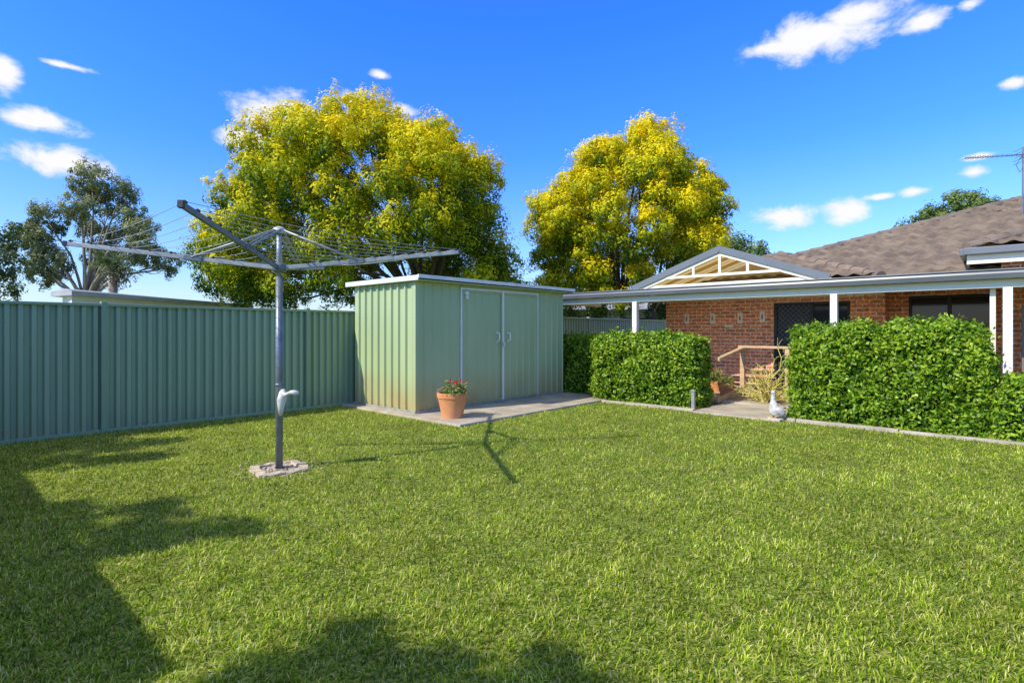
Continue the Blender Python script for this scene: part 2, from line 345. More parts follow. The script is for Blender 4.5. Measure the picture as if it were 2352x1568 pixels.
# ------------------------------------------------------------ clothesline
PX,PY=-2.39,5.56
cl=thing('rotary_clothesline','grey metal rotary clothesline with four arms on the lawn','clothesline',(PX,PY),yard=False)
part(cl,'post',MB().tube([(PX,PY,0),(PX,PY,1.0),(PX,PY,1.98)],[.036,.036,.034],20),M['galv'],smooth=True)
part(cl,'inner_mast',MB().tube([(PX,PY,1.98),(PX,PY,2.44)],.026,16),M['galvlight'],smooth=True)
part(cl,'top_cap',MB().lathe([(.03,0),(.062,.005),(.066,.03),(.05,.055),(.02,.066)],(PX,PY,2.425),18),M['cast'],smooth=True)
part(cl,'hub',MB().lathe([(.045,0),(.07,.01),(.07,.08),(.045,.10)],(PX,PY,2.02),16),M['galv'],smooth=True)
mb=MB().tube([(PX+.025,PY-.03,.56),(PX+.035,PY-.04,.64),(PX+.045,PY-.045,.72),(PX+.06,PY-.045,.80),(PX+.06,PY-.045,.83)],[.016,.032,.046,.038,.015],14)
cr=part(cl,'crank_housing',mb,M['cast'],smooth=True)
part(cl,'crank_handle',MB().tube([(PX+.06,PY-.06,.79),(PX+.10,PY-.09,.775),(PX+.15,PY-.11,.80),(PX+.17,PY-.12,.805),(PX+.20,PY-.12,.805),(PX+.245,PY-.12,.80)],[.03,.02,.015,.022,.026,.018],12),M['cast'],smooth=True,parent=cr)
part(cl,'post_collar',MB().tube([(PX,PY,.86),(PX,PY,.87),(PX,PY,.885)],.040,16),M['galv'],smooth=True)
angs=[(11,1.84),(96,1.87),(186.5,2.0),(274.5,1.88)]
def armpt(i,t,dz=0):
    an,L=angs[i]; an=math.radians(an); return Vector((PX+math.cos(an)*L*t,PY+math.sin(an)*L*t,2.065+.215*t+dz))
LT=(.22,.32,.42,.52,.62,.71,.80,.89,.985)
for i in range(4):
    arm=part(cl,'arm',MB().beam(armpt(i,.03),armpt(i,1.0),.03,.042),M['galvlight'] if i!=3 else M['galv'],bevel=.004)
    for t in LT:
        p=armpt(i,t,.02); part(cl,'line_clip',MB().lathe([(.012,0),(.02,.004),(.02,.012),(.008,.024)],(p.x,p.y,p.z),8),M['dark'],parent=arm)
    part(cl,'end_cap',MB().beam(armpt(i,1.0),armpt(i,1.018),.036,.05),M['dark'],parent=arm)
    q=armpt(i,.42,.01); an=math.radians(angs[i][0]); s=Vector((-math.sin(an),math.cos(an),0))
    t0=Vector((PX,PY,2.45))
    for k in (-1,1):
        part(cl,'strut',MB().tube([t0+s*.03*k+Vector((math.cos(an),math.sin(an),0))*.05,q+s*.022*k],.011,8),M['galvlight'] if i!=3 else M['galv'],smooth=True)
    part(cl,'strut_bracket',MB().beam(armpt(i,.37),armpt(i,.46),.052,.056),M['galv'],bevel=.006)
for t in LT:
    mb=MB()
    pts=[]
    for i in range(4):
        p=armpt(i,t,.035); q=armpt((i+1)%4,t,.035)
        for k in range(8):
            u=k/8; c=p.lerp(q,u); c.z-=.05*t*4*u*(1-u); pts.append(c)
    pts.append(pts[0]); mb.tube(pts,.0026,5)
    part(cl,'line',mb,M['wire'])
ft=MB()
prof=[(.235,-.02),(.235,.022),(.16,.03),(.155,.006)]
v=[];fz=[]
for k,(r,z) in enumerate(prof):
    for j in range(32):
        th=2*math.pi*j/32; t=th+.643; s_=r*1.12/max(abs(math.cos(th)),abs(math.sin(th)))**.62
        s_*=1+.035*math.sin(j*2.3+k*.2)+.02*math.sin(j*5.1); v.append((PX+s_*math.cos(t),PY+s_*math.sin(t),z+.006*math.sin(j*1.7)))
for k in range(3):
    for j in range(32): fz.append((k*32+j,k*32+(j+1)%32,(k+1)*32+(j+1)%32,(k+1)*32+j))
fz.append(tuple(96+j for j in range(32)))
ft.add(v,fz); solo('concrete_footing',ft,M['concwarm'],org=(PX,PY),yard=False,label='worn concrete footing around the clothesline post',cat='footing')
mb=MB()
for k in range(170):
    t=R.uniform(0,6.28);rr=R.uniform(.05,.15) if k<100 else R.uniform(.22,.42); s_=R.uniform(.006,.015)
    mb.lathe([(s_*.5,0),(s_,s_*.5),(s_*.85,s_),(s_*.3,s_*1.3)],(PX+rr*math.cos(t)*(1 if k<100 else 1.2),PY+rr*math.sin(t),.008),6)
solo('pebbles',mb,M['pebble'],org=(PX,PY),yard=False,kind='stuff',smooth=True)
# ------------------------------------------------------------ pots
def pot(a,b,h,rt,rb,z,label,plant,hp):
    t=thing('flower_pot',label,'plant pot',(a,b),group='terracotta pots')
    rimh=h*.2
    o=part(t,'pot',MB().lathe([(rb,z),(rb+(rt-rb)*.78,z+h-rimh),(rt*.97,z+h-rimh),(rt,z+h-.01),(rt*.985,z+h),(rt*.9,z+h),(rt*.86,z+h-.05),(.01,z+h-.055)],(a,b,0),32),M['terra'],smooth=True)
    es=o.modifiers.new('es','EDGE_SPLIT'); es.split_angle=math.radians(35)
    part(t,'potting_soil',MB().lathe([(rt*.85,z+h-.05),(rt*.5,z+h-.035),(.01,z+h-.03)],(a,b,0),16),M['soil'])
    n=plant; cc=rdir(16)*np.array([rt*1.0,rt*1.0,hp])*rng.uniform(.3,1,(16,1)); c=cc[rng.integers(0,16,n)]+rng.normal(size=(n,3))*.035
    c[:,2]=np.abs(c[:,2])+z+h-.03; c[:,0]+=a;c[:,1]+=b
    tt=(c[:,2]-z-h)/hp*.6+rng.random(n)*.5
    me=leafmesh('foliage',c,rdir(n)+np.array([0,0,.7]),.020,.011,tt,org=(a,b)); leafobj('foliage',me,M['plant'],parent=t)
    mb=MB()
    for k in range(14):
        an=R.uniform(0,6.28); rr=rt*R.uniform(.4,1.25); zz=z+h+hp*R.uniform(.1,1.0)
        mb.tube([(a,b,z+h-.04),(a+rr*.5*math.cos(an),b+rr*.5*math.sin(an),z+h+hp*.5),(a+rr*math.cos(an),b+rr*math.sin(an),zz)],[.007,.005,.003],5)
    part(t,'stem',mb,M['twig'])
    return t
p1=pot(5.80,6.53,.40,.25,.165,.035,'terracotta pot with a sparse red flowering plant on the concrete slab',900,.17)
for k in range(6):
    c0=np.array([5.82,6.50,.60])+rng.normal(size=3)*np.array([.08,.08,.02]); c=c0+rng.normal(size=(14,3))*.010
    leafobj('flower',leafmesh('flower',c,rdir(14),.015,.013,rng.random(14),org=(5.8,6.53)),M['flower'],parent=p1)
pot(11.55,4.32,.26,.18,.12,.06,'small terracotta pot with dark leafy plant by the handrail',700,.18)
pot(12.1,4.75,.24,.17,.11,.06,'small terracotta pot with dark leafy plant by the brick wall',900,.3)
# ------------------------------------------------------------ hedges
def lump(p,s=1.):
    return (np.sin(p[:,0]*5.3*s+1.3*p[:,2]*s)+np.sin(p[:,1]*6.1*s+2*p[:,2]*s+1)+np.sin(p[:,2]*7.7*s+p[:,1]*3.1*s)+np.sin((p[:,1]-p[:,2])*13*s)*.6)/3.6
def hedge(name,boxes,label,cat,n,org,L=.034,W=.018,rr=.26,amp=.085):
    C=[];Nn=[];T=[];ev=[];ef=[]
    tot=sum((x1-x0+y1-y0)*h*2 for x0,x1,y0,y1,h in boxes)
    for x0,x1,y0,y1,h in boxes:
        m=int(n*((x1-x0+y1-y0)*h*2)/tot); lo=np.array([x0,y0,0.]);hi=np.array([x1,y1,h])
        ar=np.array([(y1-y0)*h,(y1-y0)*h,(x1-x0)*h,(x1-x0)*h,(x1-x0)*(y1-y0)*1.2]); fc=rng.choice(5,m,p=ar/ar.sum())
        p=lo+(hi-lo)*rng.random((m,3)); 
        p[fc==0,0]=x0;p[fc==1,0]=x1;p[fc==2,1]=y0;p[fc==3,1]=y1;p[fc==4,2]=h
        q=np.clip(p,lo+[rr,rr,-1],hi-rr); nv=unit(p-q); p=q+nv*rr
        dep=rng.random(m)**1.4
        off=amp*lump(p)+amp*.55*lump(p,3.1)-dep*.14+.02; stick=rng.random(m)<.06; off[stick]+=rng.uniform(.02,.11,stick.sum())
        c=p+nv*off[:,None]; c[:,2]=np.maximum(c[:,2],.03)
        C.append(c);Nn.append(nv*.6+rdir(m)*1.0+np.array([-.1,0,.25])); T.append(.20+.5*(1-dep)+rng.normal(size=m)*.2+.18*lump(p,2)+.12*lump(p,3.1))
        o=len(ev); i=.16  # inset dark core box added inside the leaves to block light
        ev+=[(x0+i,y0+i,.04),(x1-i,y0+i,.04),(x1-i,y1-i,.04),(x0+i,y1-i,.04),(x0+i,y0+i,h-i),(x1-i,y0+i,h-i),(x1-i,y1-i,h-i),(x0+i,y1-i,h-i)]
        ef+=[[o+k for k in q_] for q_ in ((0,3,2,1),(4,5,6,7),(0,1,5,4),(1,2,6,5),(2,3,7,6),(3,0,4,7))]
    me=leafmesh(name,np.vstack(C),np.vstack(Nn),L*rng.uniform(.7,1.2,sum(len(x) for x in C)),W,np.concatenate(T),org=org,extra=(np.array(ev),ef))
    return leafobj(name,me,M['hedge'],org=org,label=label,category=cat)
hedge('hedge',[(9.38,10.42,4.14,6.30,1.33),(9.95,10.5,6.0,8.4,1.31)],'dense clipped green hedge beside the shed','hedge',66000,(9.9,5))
hedge('hedge',[(9.34,10.42,.10,2.54,1.50)],'tall dense clipped green hedge in front of the patio','hedge',60000,(9.9,1.2),amp=.095)
hedge('shrub',[(9.25,10.2,-.9,.10,.82),(9.3,10.1,-1.9,-.8,.7)],'low rounded green shrub at the end of the hedge','shrub',22000,(9.7,-.5),rr=.33,amp=.08)
# ------------------------------------------------------------ house
hs=thing('brick_house','single storey red brick house with brown tiled hip roof','house',(13.4,3))
bw=MB()
bw.box(13.4,13.63,3.92,6.6,0,2.42).box(13.4,13.63,1.77,2.39,0,2.42).box(13.4,13.63,2.39,3.92,2.06,2.42)
bw.box(13.63,21,6.37,6.6,0,2.42).box(13.63,14.1,1.77,2.0,0,2.42)
bw.box(13.9,14.1,1.43,1.769,0,2.42).box(13.9,14.1,-.2,.12,0,2.42).box(13.9,14.1,.12,1.43,0,.95).box(13.9,14.1,.12,1.43,2.13,2.42)
bw.box(13.05,13.28,-8,-.0,0,2.75).box(13.28,18,-.23,0,0,2.75)
wall=part(hs,'wall',bw,M['brick'])
wn=part(hs,'window',MB().box(13.95,13.97,.16,1.39,.99,2.09),M['glass'])
mb=MB()
for y0,y1,z0,z1 in ((.12,.17,.95,2.13),(1.38,1.43,.95,2.13),(.17,1.38,.95,1.0),(.17,1.38,2.08,2.13),(.74,.80,1.0,2.08)): mb.box(13.89,13.96,y0,y1,z0,z1)
part(hs,'frame',mb,M['dark'],bevel=.004,parent=wn)
part(hs,'sill',MB().box(13.84,13.90,.08,1.47,.90,.955),M['brick'],parent=wn)
dr=part(hs,'door',MB().box(13.47,13.49,3.17,3.86,.12,2.0),M['dark'],label='dark security screen door')
mb=MB()
for y0,y1,z0,z1 in ((3.86,3.92,.06,2.06),(3.10,3.17,.06,2.06),(2.39,2.45,.06,2.06),(2.45,3.86,2.0,2.06),(3.17,3.86,.06,.14),(3.17,3.86,1.02,1.08),(2.45,3.10,.06,.12)): mb.box(13.42,13.49,y0,y1,z0,z1)
part(hs,'frame',mb,M['dark'],bevel=.004,parent=dr)
mb=MB()
def clip(ya,za,yb,zb,lo=3.17,hi=3.86):
    if max(ya,yb)<=lo or min(ya,yb)>=hi: return None
    r=[]
    for (p,q,p2,q2) in ((ya,za,yb,zb),(yb,zb,ya,za)):
        if p<lo: t=(lo-p)/(p2-p); q=q+(q2-q)*t; p=lo
        if p>hi: t=(hi-p)/(p2-p); q=q+(q2-q)*t; p=hi
        r.append((p,q))
    return r
for k in range(-12,14):
    y0=3.17+k*.11; L=.92
    for s in (1,-1):
        r=clip(*((y0,1.08,y0+L,2.0) if s>0 else (y0+L,1.08,y0,2.0)))
        if r and abs(r[0][1]-r[1][1])>.02: mb.beam((13.455,r[0][0],r[0][1]),(13.455,r[1][0],r[1][1]),.007,.007)
part(hs,'lattice',mb,M['galv'],parent=dr)
part(hs,'side_window',MB().box(13.46,13.475,2.45,3.10,.12,2.0),M['glass'])
part(hs,'security_handle',MB().tube([(13.40,3.22,1.0),(13.38,3.22,1.05),(13.38,3.22,1.15),(13.40,3.22,1.2)],.012,8),M['cast'])
def tileroof(a0,a1,z0,bl,bh,off=0.):
    crs=.31;tw=.30;ns=8;mb=MB();v=[];f=[];cols=[]
    bmin=min(bl(a0),bl(a1));bmax=max(bh(a0),bh(a1)); k=0;b=bmin
    hs_=[0,.006,.016,.036,.046,.036,.016,.002]
    while b<=bmax+1e-6:
        cols.append((b,hs_[k%ns])); b+=tw/ns;k+=1
    nc=len(cols); rows=[];a=a0
    while a<a1:
        rows.append((a-.02,.062)); rows.append((min(a+crs-.02,a1),.0)); a+=crs
    for ri,(a_,h) in enumerate(rows):
        z=z0+.36*(a_-a0)
        for j,(b_,hh) in enumerate(cols):
            bb=min(max(b_,bl(a_)),bh(a_)); v.append((a_,bb,z+h+hh+.007*math.sin(j//8*12.9+(ri//2)*7.3)))
    for r in range(len(rows)-1):
        for j in range(nc-1):
            p=r*nc+j
            if abs(v[p][1]-v[p+1][1])<1e-6 and abs(v[p+nc][1]-v[p+nc+1][1])<1e-6: continue
            f.append((p,p+nc,p+nc+1,p+1))
    return mb.add(v,f)
roof=part(hs,'roof',tileroof(13.0,20.6,2.42,lambda a:-9.0,lambda a:6.6-(a-13.0)),M['tile'])
roof2=part(hs,'roof',tileroof(12.72,15.25,2.47,lambda a:1.75+(a-12.72),lambda a:6.85-(a-12.72)),M['tile'])
roof3=part(hs,'roof',tileroof(12.6,15.5,2.87,lambda a:-9.0,lambda a:.46-(a-12.6)),M['tile'])
def cap(p,q,n=None):
    p=Vector(p);q=Vector(q);L=(q-p).length;n=int(L/.38);mb=MB()
    for k in range(n):
        u0=k/n;u1=(k+1.08)/n; mb.tube([p.lerp(q,u0),p.lerp(q,min(1,u1))],[.11,.085],10)
    return mb
part(hs,'ridge_cap',cap((13.0,6.6,2.43),(20.6,-1.0,5.17)),M['ridge'],parent=roof)
part(hs,'ridge_cap',cap((20.6,-1.0,5.17),(20.6,-9,5.17)),M['ridge'],parent=roof)
part(hs,'ridge_cap',cap((12.72,1.75,2.48),(15.25,4.28,3.39)),M['ridge'],parent=roof2)
part(hs,'ridge_cap',cap((12.72,6.85,2.48),(15.25,4.32,3.39)),M['ridge'],parent=roof2)
part(hs,'ridge_cap',cap((15.25,4.3,3.40),(15.9,4.3,3.40)),M['ridge'],parent=roof2)
part(hs,'ridge_cap',cap((12.6,.46,2.89),(15.5,-2.44,3.93)),M['ridge'],parent=roof3)
mb=MB().add([(13.0,6.6,2.40),(20.6,-1,5.12),(24,2.4,3.9),(22,6.6,2.40)],[(0,1,2,3)]).add([(12.72,1.75,2.46),(15.25,4.28,3.36),(16.2,4.28,3.36),(16.2,1.75,2.46)],[(0,1,2,3)])
mb.add([(12.72,6.85,2.46),(15.25,4.32,3.36),(17,4.32,3.36),(17,6.85,2.46)],[(0,3,2,1)]).add([(12.6,.46,2.87),(15.5,-2.44,3.90),(18,-2.44,3.90),(18,.46,2.87)],[(0,3,2,1)])
part(hs,'rear_roof_slope',mb,M['ridge'])
part(hs,'gutter',MB().box(12.48,12.6,-9,.5,2.76,2.88).box(12.6,18,.46,.56,2.76,2.88),M['slate'],bevel=.012)
part(hs,'soffit',MB().box(12.602,13.05,-9,.455,2.742,2.758).box(13.05,18,.0,.455,2.742,2.758),M['creamwall'])
part(hs,'fascia',MB().box(12.601,12.62,-9,.457,2.60,2.741).box(12.621,18,.44,.458,2.60,2.741),M['cream'])
for bb,zz in ((6.02,1.72),(5.35,1.72),(4.68,1.72),(4.17,1.74)):
    pl=thing('wall_ornament','small white ceramic ornament hung on the brick wall','ornament',(13.37,bb),group='ceramic wall ornaments')
    part(pl,'plaque',MB().box(13.375,13.398,bb-.06,bb+.06,zz-.13,zz+.13),M['plaque'],bevel=.01)
    part(pl,'figure',MB().lathe([(.004,-.06),(.018,-.04),(.022,0),(.012,.025),(.017,.045),(.006,.06)],(13.374,bb,zz),10),M['figure'],smooth=True)
solo('wall_vent',MB().box(13.385,13.399,4.85,5.05,1.5,1.56),M['plaque'],org=(13.39,4.95),label='small pale vent on the brick wall',cat='vent')
# ------------------------------------------------------------ patio cover
pc=thing('patio_cover','cream patio cover with slate gutter and open gable','patio roof',(10.7,3))
for b_ in (6.0,2.15,-.07):
    part(pc,'post',MB().box(10.655,10.765,b_-.055,b_+.055,.06,2.05),M['white'],bevel=.008)
part(pc,'post',MB().box(10.67,10.745,8.44,8.515,.06,2.05),M['white'],bevel=.008)
part(pc,'downpipe',MB().box(10.80,10.86,.06,.13,.06,2.05),M['cream'],bevel=.008)
part(pc,'beam',MB().box(10.665,10.755,-4.2,8.56,2.051,2.175),M['cream'],bevel=.004)
mb=MB().add([(10.53,-4.3,2.178),(10.66,-4.3,2.178),(10.66,-4.3,2.305),(10.52,-4.3,2.305),(10.50,-4.3,2.25),
             (10.53,8.62,2.178),(10.66,8.62,2.178),(10.66,8.62,2.305),(10.52,8.62,2.305),(10.50,8.62,2.25)],
  [(0,1,2,3,4),(9,8,7,6,5),(0,5,6,1),(1,6,7,2),(2,7,8,3),(3,8,9,4),(4,9,5,0)])
part(pc,'gutter',mb,M['slate'])
part(pc,'gutter_lip',MB().box(10.49,10.515,-4.3,8.62,2.295,2.315),M['slate'],bevel=.004)
for b0,b1 in ((-4.2,2.45),(6.05,8.56)):
    t=b0; mb=MB()
    while t<b1:
        e=min(t+.24,b1-.012); mb.add([(10.67,t,2.20),(13.2,t,2.36),(13.2,e,2.36),(10.67,e,2.20),(10.67,e+.012,2.225),(13.2,e+.012,2.385)],[(0,1,2,3),(3,2,5,4)]); t+=.252
    part(pc,'ceiling_sheet',mb,M['creamwall'])
part(pc,'roof_sheet',MB().add([(10.66,-4.2,2.28),(13.25,-4.2,2.44),(13.25,2.4,2.44),(10.66,2.4,2.28)],[(0,1,2,3)]).add([(10.66,6.1,2.28),(13.25,6.1,2.44),(13.25,8.56,2.44),(10.66,8.56,2.28)],[(0,1,2,3)]).add([(10.66,2.4,2.28),(10.98,2.4,2.30),(10.98,6.1,2.30),(10.66,6.1,2.28)],[(0,1,2,3)]),M['slate'])
part(pc,'side_fascia',MB().box(10.67,13.3,8.56,8.60,2.10,2.30),M['cream'])
part(pc,'wall_beam',MB().box(13.30,13.39,1.8,8.5,2.17,2.30),M['cream'])
GA=11.0
part(pc,'barge_board',MB().beam((GA-.02,4.25,3.075),(GA-.02,6.22,2.37),.05,.13).beam((GA-.02,4.25,3.075),(GA-.02,2.28,2.37),.05,.13).add([(GA-.047,4.25,3.145),(GA-.047,4.30,3.13),(GA-.047,4.25,3.0),(GA-.047,4.20,3.13)],[(0,1,2,3)]),M['slate'])
mb=MB().beam((GA+.01,4.25,2.975),(GA+.01,6.0,2.35),.04,.06).beam((GA+.01,4.25,2.975),(GA+.01,2.5,2.35),.04,.06)
mb.beam((GA+.005,5.42,2.56),(GA+.005,3.08,2.56),.045,.05)
for bb,zt in ((4.25,2.97),(4.80,2.78),(3.70,2.78)): mb.box(GA-.012,GA+.028,bb-.025,bb+.025,2.585,zt-.02)
part(pc,'gable_truss',mb,M['cream'])
part(pc,'gable_infill',MB().beam((GA+.03,6.0,2.355),(GA+.03,2.5,2.355),.03,.11),M['cream'])
mb=MB(); 
for sg in (1,-1):
    t=GA+.04
    while t<13.1:
        e=t+.22; mb.add([(t,4.25,3.06),(e,4.25,3.06),(e,4.25+sg*1.95,2.36),(t,4.25+sg*1.95,2.36),(e+.02,4.25,3.085),(e+.02,4.25+sg*1.95,2.385)],[(0,1,2,3),(1,4,5,2)]); t+=.24
part(pc,'gable_ceiling',mb,M['ceil'])
part(pc,'rear_gable_infill',MB().add([(13.2,6.2,2.34),(13.2,4.25,3.04),(13.2,2.3,2.34)],[(0,1,2)]),M['ceil'])
mb=MB()
for tt in (11.7,12.4): mb.beam((tt,4.25,3.02),(tt,6.1,2.36),.04,.05).beam((tt,4.25,3.02),(tt,2.4,2.36),.04,.05)
part(pc,'rafter',mb,M['ceil'])
solo('batten_light',MB().box(12.4,12.5,5.6,6.6,2.20,2.27),M['white'],org=(12.4,6),bevel=.02,label='white batten light under the patio ceiling',cat='light fitting')
fl=thing('flood_light','twin white flood light under the patio beam','light fitting',(10.9,1.9))
part(fl,'bracket',MB().box(10.80,10.95,1.80,1.92,2.12,2.17),M['white'],bevel=.01)
for bb in (1.78,1.94): part(fl,'lamp_head',MB().tube([(10.86,bb,2.12),(10.83,bb,2.08),(10.79,bb,2.04)],[.03,.035,.055],12),M['white'],smooth=True)
# ------------------------------------------------------------ handrail
hr=thing('timber_handrail','weathered timber handrail beside the patio step','handrail',(11.6,4.0))
for a_,b_ in ((11.6,4.0),(11.55,3.12)): part(hr,'post',MB().box(a_-.045,a_+.045,b_-.045,b_+.045,.06,1.06),M['timber'],bevel=.006)
part(hr,'top_rail',MB().beam((11.6,4.08,1.085),(11.54,3.0,1.085),.10,.05),M['timber'],bevel=.006)
part(hr,'ramp_rail',MB().beam((11.62,4.0,1.055),(10.35,4.05,.86),.10,.06),M['timber'],bevel=.006)
part(hr,'ramp_rail',MB().beam((11.56,4.0,.20),(10.35,4.05,.08),.05,.09),M['timber'],bevel=.006)
bs=MB()
for k in range(50):
    an=R.uniform(0,6.28); p=Vector((10.95+R.uniform(-.05,.05),3.36+R.uniform(-.06,.06),.0)); pts=[p]; d=Vector((math.cos(an)*.55,math.sin(an)*.55,1)); L=R.uniform(.55,1.1) if k>1 else 1.45
    for s in range(7):
        d=(d+Vector((R.uniform(-.5,.5),R.uniform(-.5,.5),R.uniform(-.35,.2)))).normalized(); p=p+d*L/7; pts.append(p.copy())
        if s in(2,3,4,5):
            q=p+Vector((R.uniform(-.16,.16),R.uniform(-.16,.16),R.uniform(.0,.16))); bs.tube([p,(p+q)/2+Vector((0,0,.02)),q],[.007,.006,.004],4)
    bs.tube(pts,[.014,.012,.011,.010,.009,.008,.007,.005],5)
solo('bare_shrub',bs,M['twig'],org=(10.95,3.36),label='tangled leafless yellow twiggy shrub by the timber handrail',cat='shrub')
gl=thing('garden_light','small weathered grey bollard beside the hedge','garden light',(9.30,4.12))
part(gl,'post',MB().box(9.27,9.33,4.03,4.09,.0,.34),M['plastic'],bevel=.005)
part(gl,'cap',MB().box(9.26,9.34,4.02,4.10,.34,.37),M['plastic'],bevel=.008)
gx,gy=Y2W(9.20,2.68)
gs=thing('goose_statue','weathered white goose statue standing upright by the path','statue',(gx,gy),yard=False)
def skin(root,name,pts,rads,m,edges=None):
    org=ORG[root.name]; me=bpy.data.meshes.new(name); me.from_pydata([(p[0]-org[0],p[1]-org[1],p[2]) for p in pts],edges or [(i,i+1) for i in range(len(pts)-1)],[]); me.update()
    o=bpy.data.objects.new(name,me); SC.collection.objects.link(o); o.parent=root; o.data.materials.append(m)
    s=o.modifiers.new('Skin','SKIN'); s.use_smooth_shade=True
    for i,r in enumerate(rads): me.skin_vertices[0].data[i].radius=r if hasattr(r,'__len__') else (r,r)
    me.skin_vertices[0].data[0].use_root=True
    ss=o.modifiers.new('Sub','SUBSURF'); ss.levels=2; ss.render_levels=2; return o
G=lambda x,z,y=0:(gx+x,gy+y,z)
skin(gs,'body',[G(.02,.07),G(.01,.14),G(-.005,.21),G(-.02,.28),G(-.022,.34),G(-.015,.40),G(-.02,.445),G(-.05,.46)],[(.09,.085),(.105,.095),(.09,.08),(.052,.05),(.036,.036),(.034,.034),(.046,.044),(.034,.032)],M['goose'])
skin(gs,'tail',[G(.06,.13),G(.12,.10),G(.17,.075)],[.07,.045,.022],M['goose'])
part(gs,'beak',MB().tube([G(-.075,.46),G(-.10,.454),G(-.135,.445)],[.020,.016,.006],8),M['goosebeak'],smooth=True)
for s in (-1,1): skin(gs,'wing',[G(-.01,.20,s*.075),G(.05,.16,s*.085),G(.11,.11,s*.07),G(.15,.085,s*.05)],[(.02,.05),(.02,.06),(.016,.04),(.008,.015)],M['goose'])
for s in (-1,1): part(gs,'foot',MB().tube([G(.01,.06,s*.04),G(-.01,.035,s*.042),G(-.09,.03,s*.05)],[.018,.018,.012],8),M['goosebeak'],smooth=True)
part(gs,'base',MB().lathe([(.12,0),(.125,.02),(.11,.035)],(gx+.01,gy,0),20),M['goose'])
# ------------------------------------------------------------ antenna
an=thing('tv_antenna','metal television antenna mounted on the tiled roof','antenna',(17.8,-.38))
part(an,'mast',MB().tube([(17.8,-.38,4.05),(17.8,-.38,5.8)],.016,8),M['galv'])
bm0=Vector((17.8,-.38,5.62)); bd=Vector((-.55,.83,-.02)).normalized()*1.25
boom=part(an,'boom',MB().beam(bm0-bd*.25,bm0+bd,.018,.018),M['galv'])
mb=MB(); sd=Vector((.83,.55,0)).normalized()
for k in range(15):
    p=bm0+bd*(-.2+1.18*k/14); l=.09+.004*k if k>2 else .3
    mb.tube([p-sd*l,p+sd*l],.006,5); mb.tube([p-Vector((0,0,.03)),p+Vector((0,0,.05))],.006,5)
for z in (-.16,-.08,.08,.16): mb.tube([bm0-sd*.3+Vector((0,0,z)),bm0+sd*.3+Vector((0,0,z))],.006,5)
part(an,'element',mb,M['galv'],parent=boom)
part(an,'cable',MB().tube([bm0,bm0+Vector((-.12,.12,-.25)),bm0+Vector((-.05,.05,-.42)),bm0+Vector((.0,.0,-.30)),bm0+Vector((0.01,0,-.5))],.006,5),M['dark'])
# ------------------------------------------------------------ neighbours
nb=thing('neighbour_outbuilding','white rendered outbuilding with low grey roof beyond the fence','outbuilding',(-11.2,14),yard=False)
q=[(-11.5,14.15),(-10.7,21.6),(-12.8,21.9),(-12.2,14.7)]
def prism(q,z0,z1): return MB().add([(x,y,z0) for x,y in q]+[(x,y,z1) for x,y in q],[(3,2,1,0),(4,5,6,7),(0,1,5,4),(1,2,6,5),(2,3,7,6),(3,0,4,7)])
part(nb,'wall',prism(q,0,2.34),M['nbwall'])
q2=[(-11.3,13.9),(-10.4,21.8),(-13.0,22.1),(-12.35,14.5)]
part(nb,'fascia',prism(q2,2.33,2.44),M['nbroof'])
part(nb,'roof',MB().add([(-11.3,13.9,2.444),(-10.4,21.8,2.444),(-11.7,21.95,2.53),(-11.8,14.2,2.53),(-13.0,22.1,2.444),(-12.35,14.5,2.444)],[(0,1,2,3),(3,2,4,5),(0,3,5),(1,4,2)]),M['nbroof'])
nh=thing('neighbour_house','pale rendered house glimpsed beyond the rear fence','house',(6,31),yard=False)
part(nh,'wall',MB().box(1,10,30,36,0,2.55),M['nbwall']); part(nh,'roof',MB().add([(.6,29.6,2.56),(10.4,29.6,2.56),(10.4,36.4,2.56),(.6,36.4,2.56),(4,33,3.7),(7,33,3.7)],[(0,1,5,4),(1,2,5),(2,3,4,5),(3,0,4),(3,2,1,0)]),M['nbroof'])
wn2=part(nh,'window',MB().box(6,7.6,29.96,29.99,1.1,2.1),M['glass'])
part(nh,'frame',MB().box(5.94,6,29.93,29.99,1.04,2.16).box(7.6,7.66,29.93,29.99,1.04,2.16).box(6,7.6,29.93,29.99,2.1,2.16),M['white'],parent=wn2)
# ------------------------------------------------------------ trees
def crown(clumps,nsub,nleaf,rs,L,W,bias=.0,zg=.24):
    C=[];Nn=[];T=[]
    zs=[c[2] for c,r in clumps]; z0,z1=min(zs),max(zs)
    for c,r in clumps:
        c=np.array(c); ns=max(4,int(nsub*r*r)); dsub=rdir(ns); dsub[:,2]+=.15; dsub=unit(dsub); cb=rng.normal()*.07
        sc=c+dsub*r*rng.uniform(.5,1.1,(ns,1))*np.array([1,1,.85]); ld=rdir(ns,nleaf)
        rsub=rs*rng.uniform(.5,1.2,(ns,1,1)); p=(sc[:,None,:]+ld*rsub*rng.random((ns,nleaf,1))**.45*np.array([1,1,1.15])).reshape(-1,3)
        nrm=unit(p-c)*.9+ld.reshape(-1,3)*.8+rdir(len(p))*.35
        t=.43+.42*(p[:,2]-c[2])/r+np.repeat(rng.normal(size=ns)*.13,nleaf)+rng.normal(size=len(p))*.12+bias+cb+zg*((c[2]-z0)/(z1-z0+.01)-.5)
        C.append(p);Nn.append(nrm);T.append(t)
    C=np.vstack(C); return C,np.vstack(Nn),np.concatenate(T)
